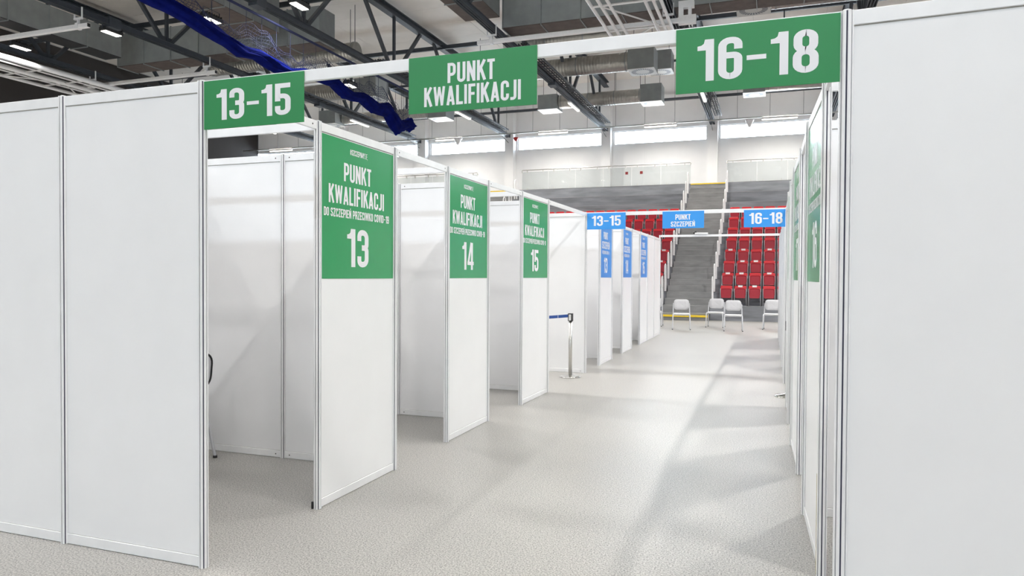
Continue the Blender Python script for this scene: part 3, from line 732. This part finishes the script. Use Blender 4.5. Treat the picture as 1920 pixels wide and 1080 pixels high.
# gates
header((0, 0), (3, 0), 'white gate beam carrying the three green signs')
header((.018, 8), (2.938, 8), 'white gate beam carrying the three blue signs')
header((0, 16), (2.93, 16), 'thin white beam across the far end of the corridor in front of the seats', z=2.56)
t = thing('beam_projector', (1.05, 16.0, 2.5885), 0, 'small white device lying on the far corridor beam', 'device')
m = MB(); m.bbox(-.16, .16, -.05, .05, 0, .045, .012); m.build('body', 'whitesteel', t)
m = MB(); m.tube([(-.2, 0, .045), (-.12, -.01, .07)], .028, 8); m.build('lens', 'black', t)
for xx in (.0, 2.93):
    m = MB(); m.box(xx-.015, xx+.015, 15.985, 16.015, 2.507, 2.587); m.build('beam_bracket', 'alu', label='small white bracket lifting the far beam off the %s end post' % ('left' if xx < 1 else 'right'), cat='bracket')

# ------------------------------------------------------------ lettering (condensed strokes)
TK = .148
def rnd(path, closed=False, n=5):
    out = []; m = len(path)
    for i, p in enumerate(path):
        r = p[2] if len(p) > 2 else 0; v = Vector((p[0], p[1]))
        if r <= 0 or (not closed and i in (0, m-1)): out.append(v); continue
        a = Vector(path[i-1][:2]); b = Vector(path[(i+1) % m][:2]); da = (a-v); db = (b-v)
        ra = min(r, da.length*.5, db.length*.5); pa = v+da.normalized()*ra; pb = v+db.normalized()*ra
        for k in range(n+1):
            f = k/n; q = pa*(1-f)**2+v*2*f*(1-f)+pb*f*f
            c = v+(da.normalized()+db.normalized())*ra  # circle centre for right angles
            if abs(da.normalized().dot(db.normalized())) < .05:
                q2 = c+((pa-c)*math.cos(f*PI/2)+(pb-c)*math.sin(f*PI/2)); q = q2
            out.append(q)
    return out
def ribbon(mb, path, t, closed=False, X=lambda p: p):
    pts = rnd(path, closed); m = len(pts); L = []; R_ = []
    for i in range(m):
        if closed: a, b = pts[i]-pts[i-1], pts[(i+1) % m]-pts[i]
        else:
            a = pts[i]-pts[i-1] if i else pts[1]-pts[0]; b = pts[i+1]-pts[i] if i < m-1 else pts[i]-pts[i-1]
        if a.length < 1e-7: a = b
        if b.length < 1e-7: b = a
        a = a.normalized(); b = b.normalized(); na = Vector((-a.y, a.x)); nb = Vector((-b.y, b.x)); nn = (na+nb)
        nn = nn.normalized() if nn.length > 1e-6 else na
        k = 1/max(.45, nn.dot(na)); L.append(pts[i]+nn*t/2*k); R_.append(pts[i]-nn*t/2*k)
    vs = [X(p) for p in L]+[X(p) for p in R_]
    fs = [(i, m+i, m+(i+1) % m, (i+1) % m) for i in range(m if closed else m-1)]
    mb.add(vs, fs)
def G(ch, t):
    w = .43; l, r, b, h = t/2, w-t/2, t/2, 1-t/2; q = .14
    O = [([(l,b,q),(r,b,q),(r,h,q),(l,h,q)], t, True)]
    V = lambda x: ([(x,0),(x,1)], t)
    if ch == ' ': return .17, []
    if ch == 'I': return t, [V(t/2)]
    if ch == '1': return .30, [([(.30-t/2,0),(.30-t/2,1)], t), ([(.0,.74),(0,.845),(.07,.86),(.115,.90),(.135,1.0),(.2,1.0),(.2,.74)], 'poly')]
    if ch in 'O': return w, O
    if ch == '0': return w, O
    if ch == '8': return w, [([(l,b,q),(r,b,q),(r,.5,q),(l,.5,q)], t, True), ([(l+.01,.53,q),(r-.01,.53,q),(r-.01,h,q),(l+.01,h,q)], t, True)]
    if ch == '3': return w, [([(l,.70),(l,h,q),(r,h,q),(r,.52,.1),(.17,.52)], t), ([(.17,.52),(r,.52,.1),(r,b,q),(l,b,q),(l,.29)], t)]
    if ch == '5': return w, [([(w-.01,h),(l,h),(l,.44)], t), ([(l,.5),(l,.60,.06),(r,.60,q),(r,b,q),(l,b,q),(l,.29)], t)]
    if ch == '6': return w, [([(r,.71),(r,h,q),(l,h,q),(l,b,q),(r,b,q),(r,.45)], t), ([(r,.40),(r,.57,q),(l,.57)], t)]
    if ch == '9': return w, [([(l,.29),(l,b,q),(r,b,q),(r,h,q),(l,h,q),(l,.55)], t), ([(l,.6),(l,.43,q),(r,.43)], t)]
    if ch == '4': return .46, [([(.33,0),(.33,1)], t), ([(.28,1),(.07,.27)], t*.85), ([(0,.24),(.46,.24)], t*.85)]
    if ch == '7': return .40, [([(0,h),(.33,h),(.33,.85),(.16,0)], t)]
    if ch == '-': return .34, [([(0,.47),(.34,.47)], t*.75)]
    if ch == 'P': return w, [V(l), ([(l,h),(r,h,q),(r,.42,q),(l,.42)], t)]
    if ch == 'R': return w+.01, [V(l), ([(l,h),(r,h,q),(r,.46,q),(l,.46)], t), ([(.23,.46),(r,.40,.05),(r+.01,0)], t)]
    if ch == 'D': return w, [V(l), ([(l,h),(r,h,q),(r,b,q),(l,b)], t)]
    if ch == 'U': return w, [([(l,1),(l,b,q),(r,b,q),(r,1)], t)]
    if ch == 'J': return .32, [([(0,b),(.32-t/2,b,.12),(.32-t/2,1)], t)]
    if ch in 'NŃ':
        s = [V(l), V(r+.01), ([(l,.95),(r+.01,.05)], t)]
        if ch == 'Ń': s.append(([(.20,1.06),(.30,1.22)], t*.7))
        return w+.01, s
    if ch == 'K': return .45, [V(l), ([(.39,1),(l+.01,.40)], t), ([(.20,.58),(.40,0)], t)]
    if ch == 'T': return .38, [([(0,h),(.38,h)], t), V(.19)]
    if ch == 'Y': return .44, [([(.07,1),(.22,.42)], t), ([(.37,1),(.22,.42)], t), ([(.22,.5),(.22,0)], t)]
    if ch == 'W': return .66, [([(.07,1),(.185,0.02)], t*.93), ([(.185,.02),(.33,.98)], t*.8), ([(.33,.98),(.475,.02)], t*.8), ([(.475,.02),(.59,1)], t*.93)]
    if ch == 'M': return .56, [V(l), V(.56-l), ([(l,.95),(.28,.1)], t*.8), ([(.28,.1),(.56-l,.95)], t*.8)]
    if ch == 'V': return .44, [([(.07,1),(.22,.02)], t), ([(.22,.02),(.37,1)], t)]
    if ch == 'A': return .46, [([(.07,0),(.23,.98)], t), ([(.23,.98),(.39,0)], t), ([(.12,.24),(.34,.24)], t*.8)]
    if ch == 'L': return .37, [([(l,1),(l,b),(.37,b)], t)]
    if ch == 'F': return .38, [([(l,0),(l,h),(.38,h)], t), ([(l,.5),(.34,.5)], t*.95)]
    if ch in 'EĘ':
        s = [([(.38,h),(l,h),(l,b),(.38,b)], t), ([(l,.5),(.35,.5)], t*.95)]
        if ch == 'Ę': s.append(([(.34,0),(.26,-.12,.05),(.38,-.18)], t*.6))
        return .38, s
    if ch == 'C': return w, [([(r,.66),(r,h,q),(l,h,q),(l,b,q),(r,b,q),(r,.34)], t)]
    if ch == 'S': return w, [([(r,.70),(r,h,q),(l,h,q),(l,.56,.12),(r,.44,.12),(r,b,q),(l,b,q),(l,.30)], t)]
    if ch == 'Z': return .40, [([(0,h),(.32,h),(.08,b),(.40,b)], t)]
    if ch == '#': return .46, [([(.15,0),(.19,1)], t*.7), ([(.30,0),(.34,1)], t*.7), ([(0,.66),(.46,.66)], t*.7), ([(0,.34),(.46,.34)], t*.7)]
    return .3, []
def lettering(name, text, parent, x0, x1, z0, z1, off, thin=None):
    """text fills x0..x1, z0..z1 on the local XZ plane, facing -Y, lifted by off"""
    mb = MB(); x = 0; gap = .075; items = []
    for i, ch in enumerate(text):
        t = TK if not (thin and i >= thin) else TK*.45
        w, s = G(ch, t); items.append((x, s)); x += w+gap
    W_ = x-gap; sx = (x1-x0)/W_; sz = z1-z0
    for ox, s in items:
        for q_, it in enumerate(s):
            if it[1] == 'poly':
                mb.add([(x0+(ox+a)*sx, -off-q_*.00012, z0+b*sz) for a, b in it[0]], [tuple(range(len(it[0])))]); continue
            ribbon(mb, it[0], it[1], len(it) > 2, lambda p, ox=ox, q_=q_: (x0+(ox+p.x)*sx, -off-q_*.00012, z0+p.y*sz))
    return mb.build(name, 'white_print', parent)

def header_sign(x0, x1, y, z0, z1, mt, lab, lines):
    t = thing('header_sign', ((x0+x1)/2, y, z0), 0, lab, 'sign'); w = x1-x0; cx = (x0+x1)/2
    m = MB(); m.bbox(-w/2, w/2, -.002, .002, 0, z1-z0, .0005); m.build('board', mt, t)
    for text, a, b, c, d in lines: lettering('lettering', text, t, a-cx, b-cx, c-z0, d-z0, .0026)
ys_ = -.0145
header_sign(.025, .627, ys_, 2.25, 2.494, 'green', 'green sign reading 13-15 at the left end of the near gate', [('13-15', .105, .552, 2.292, 2.445)])
header_sign(1.192, 1.802, ys_, 2.245, 2.497, 'green', 'green sign reading PUNKT KWALIFIKACJI in the middle of the near gate', [('PUNKT', 1.385, 1.61, 2.37, 2.458), ('KWALIFIKACJI', 1.27, 1.73, 2.272, 2.358)])
header_sign(2.382, 2.978, ys_, 2.24, 2.494, 'green', 'green sign reading 16-18 at the right end of the near gate', [('16-18', 2.465, 2.905, 2.283, 2.445)])
yb = 8-.0145
header_sign(.045, .645, yb, 2.235, 2.488, 'blue', 'blue sign reading 13-15 at the left end of the far gate', [('13-15', .12, .57, 2.29, 2.445)])
header_sign(1.2, 1.805, yb, 2.232, 2.485, 'blue', 'blue sign reading PUNKT SZCZEPIEŃ in the middle of the far gate', [('PUNKT', 1.39, 1.61, 2.358, 2.438), ('SZCZEPIEŃ', 1.325, 1.675, 2.257, 2.333)])
header_sign(2.362, 2.93, yb, 2.228, 2.478, 'blue', 'blue sign reading 16-18 at the right end of the far gate', [('16-18', 2.435, 2.885, 2.275, 2.435)])
def poster(side, XX, y, n_, mt, cname):
    a, b = Vector((XX[y], y)), Vector((XX[y+1], y+1))
    if side == 'left': org, dirv = a, (b-a); 
    else: org, dirv = b, (a-b)
    dirv.normalize(); rz = math.atan2(dirv.y, dirv.x)
    nrm = Vector((dirv.y, -dirv.x))    # faces the corridor
    p = org+dirv*.5+nrm*.0042
    t = thing('poster', (p.x, p.y, 1.49), rz, '%s poster numbered %d, %s %s one on the %s row' % (cname, n_, NEAR[y], cname, side), 'poster', 'numbered booth posters')
    m = MB(); m.box(-.475, .475, -.0008, .0008, 0, .945); m.build('sheet', mt, t)
    o = .0014
    lettering('lettering', '#SZCZEPIMYSIĘ', t, -.13, .10, .855, .893, o, thin=10)
    lettering('lettering', 'PUNKT', t, -.205, .15, .665, .79, o)
    if cname == 'green':
        lettering('lettering', 'KWALIFIKACJI', t, -.385, .335, .505, .63, o)
        lettering('lettering', 'DO SZCZEPIEŃ PRZECIWKO COVID-19', t, -.44, .41, .415, .472, o)
    else:
        lettering('lettering', 'SZCZEPIEŃ', t, -.32, .30, .50, .625, o)
        lettering('lettering', 'PRZECIWKO COVID-19', t, -.30, .26, .405, .465, o)
    lettering('lettering', str(n_), t, -.165, .115, .08, .345, o)
NEAR = {1: 'nearest', 3: 'second nearest', 5: 'third nearest', 9: 'nearest', 11: 'middle', 13: 'farthest'}
for y, (c, a, b) in num.items():
    poster('left', LX, y, a, 'greengloss' if c == 'green' else 'blue', c)
    poster('right', RX, y, b, 'greengloss' if c == 'green' else 'blue', c)

# ------------------------------------------------------------ belt stanchions
def stanchion(x, y, lab, belt=None, rz=0):
    t = thing('belt_stanchion', (x, y, 0), rz, lab, 'stanchion')
    m = MB(); m.lathe([(.001, 0), (.162, 0), (.165, .008), (.15, .018), (.06, .034), (.03, .045), (.001, .045)], 32); m.build('base', 'chrome', t)
    m = MB(); m.lathe([(.001, .04), (.027, .04), (.027, .84), (.001, .84)], 20); m.build('pole', 'steel', t)
    m = MB(); m.prism(rrect(.07, .07, .012, 3), .841, .955); m.build('belt_cassette', 'black', t)
    m = MB(); m.box(-.018, .018, -.038, -.0352, .85, .94); m.build('front_plate', 'chairw', t)
    if belt:
        m = MB(); n = 14; vs = []
        for k in range(n+1):
            f = k/n; X_ = -.036-(belt-.036)*f; dz = -.05*math.sin(f*PI)
            vs += [(X_, -.001, .895+dz), (X_, -.001, .94+dz), (X_, .001, .94+dz), (X_, .001, .895+dz)]
        m.add(vs, [(k*4+j, k*4+(j+1)%4, k*4+4+(j+1)%4, k*4+4+j) for k in range(n) for j in range(4)]); b_ = m.build('belt', 'belt', t)
        for f in (.1, .24, .4):
            m = MB(); X_ = -.036-(belt-.036)*f; m.box(X_-.003, X_+.003, -.0022, -.0012, .897-.05*math.sin(f*PI), .938-.05*math.sin(f*PI)); m.build('belt_mark', 'chairw', b_)
    return t
stanchion(-.075, 7.48, 'steel belt stanchion with blue belt in the left side passage', 1.62)
stanchion(-1.75, 7.48, 'second steel stanchion holding the far end of the blue belt')
stanchion(2.955, 6.81, 'steel stanchion standing in the right side passage')

# ------------------------------------------------------------ chairs
def visitor_chair(x, y, rz, lab):
    t = thing('visitor_chair', (x, y, 0), rz, lab, 'chair', 'pale grey chairs before the stands')
    m = MB(); pr = rrect(.44, .42, .07, 5); n = len(pr)
    lo = [(a, b, .425) for a, b in pr]; mi = [(a*1.02, b*1.02, .44) for a, b in pr]; hi = [(a, b, .455) for a, b in pr]; ins = [(a*.8, b*.8, .447) for a, b in pr]
    m.add(lo+mi+hi+ins, [tuple(range(n))[::-1]]+[(r*n+i, r*n+(i+1)%n, (r+1)*n+(i+1)%n, (r+1)*n+i) for r in range(3) for i in range(n)]+[tuple(range(3*n, 4*n))]); m.build('seat', 'chairw', t)
    m = MB(); pr = rrect(.43, .30, .085, 6, 0, .70); n = len(pr)
    def Y_(a, z, o): return .225+(z-.55)*.16-.10*(a/.215)**2*.35+o
    f = [(a, Y_(a, z, 0), z) for a, z in pr]; b = [(a, Y_(a, z, .02), z) for a, z in pr]
    fc = [(a*.5, Y_(a*.5, .70+(z-.70)*.5, 0), .70+(z-.70)*.5) for a, z in pr]; bc = [(a*.5, Y_(a*.5, .70+(z-.70)*.5, .02), .70+(z-.70)*.5) for a, z in pr]
    m.add(f+b+fc+bc, [(i, n+i, n+(i+1)%n, (i+1)%n) for i in range(n)]+[(i, (i+1)%n, 2*n+(i+1)%n, 2*n+i) for i in range(n)]+[(n+i, 3*n+i, 3*n+(i+1)%n, n+(i+1)%n) for i in range(n)], True)
    m.add(fc, [tuple(range(n))]); m.add(bc, [tuple(range(n))[::-1]]); m.build('backrest', 'chairback', t)
    for s in (-1, 1):
        m = MB(); m.tube([(s*.245, -.215, .012), (s*.235, -.195, .42), (s*.225, -.17, .44), (s*.20, -.12, .42)], .0155, 8); m.build('leg', 'chairleg', t)
        m = MB(); m.tube([(s*.25, .27, .012), (s*.235, .20, .40), (s*.232, .21, .50), (s*.222, .262, .74)], .0155, 8); m.build('leg', 'chairleg', t)
        m = MB(); m.tube([(s*.235, -.19, .415), (s*.236, .20, .415)], .011, 8); m.build('side_rail', 'chairleg', t)
        for yy in (-.215, .27):
            m = MB(); m.lathe([(.001, 0), (.017, 0), (.017, .02), (.001, .02)], 10, (s*.247, yy)); m.build('foot_cap', 'black', t)
    m = MB(); m.tube([(-.235, -.185, .41), (.235, -.185, .41)], .01, 8); m.build('cross_rail', 'chairleg', t)
    return t
visitor_chair(-.63, 19.25, .05, 'pale grey chair half hidden behind the far left end post')
visitor_chair(.32, 18.15, .12, 'pale grey chair standing alone in front of the grey stair')
visitor_chair(1.17, 19.45, -.06, 'pale grey chair at the right foot of the stair, behind its neighbour')
visitor_chair(1.75, 18.08, .06, 'pale grey chair right of the stair, front of the touching pair')
visitor_chair(2.78, 19.1, -.05, 'pale grey chair at the far right, cut by the right booth row')
# chair inside booth 13, mostly behind the corner post
t = thing('booth_chair', (-1.99, 1.62, 0), 0, 'dark edged chair inside green booth 13, mostly hidden by the corner post', 'chair')
t.rotation_euler = (0, 0, -PI/2); t.location = (-1.84, 1.58, 0); t.scale = (1, 1, 1)
def bchair(t):
    m = MB(); pr = rrect(.42, .40, .06, 5); n = len(pr)
    m.prism(pr, .43, .465); m.build('seat', 'chairback', t)
    m = MB(); pr = rrect(.40, .28, .09, 6, 0, .73); n = len(pr)
    f = [(a, .20+(z-.5)*.1, z) for a, z in pr]; b = [(a, .235+(z-.5)*.1, z) for a, z in pr]
    m.add(f+b, [tuple(range(n)), tuple(range(n, 2*n))[::-1]]+[(i, n+i, n+(i+1)%n, (i+1)%n) for i in range(n)]); m.build('backrest', 'chairback', t)
    m = MB(); m.tube([(a*1.02, .235+(z-.5)*.1, z) for a, z in pr], .009, 8, closed=True); m.build('edge_trim', 'black', t)
    for s in (-1, 1):
        m = MB(); m.tube([(s*.22, -.2, .01), (s*.215, -.17, .43)], .012, 8); m.build('leg', 'chairleg', t)
        m = MB(); m.tube([(s*.22, .28, .01), (s*.205, .19, .42), (s*.19, .23, .72)], .012, 8); m.build('leg', 'chairleg', t)
        for yy in (-.2, .28):
            m = MB(); m.lathe([(.001, 0), (.017, 0), (.017, .02), (.001, .02)], 10, (s*.22, yy)); m.build('foot_cap', 'black', t)
bchair(t)
# small dark lock shoe at the foot of the post by poster 13
m = MB(); m.box(-.005, .005, -.006, .006, 0.0, .045); m.build('post_shoe', 'black', loc=(-.033, .985, .001), label='small black shoe at the foot of the post by poster 13', cat='fitting')
# worn yellow tape on the right post foot
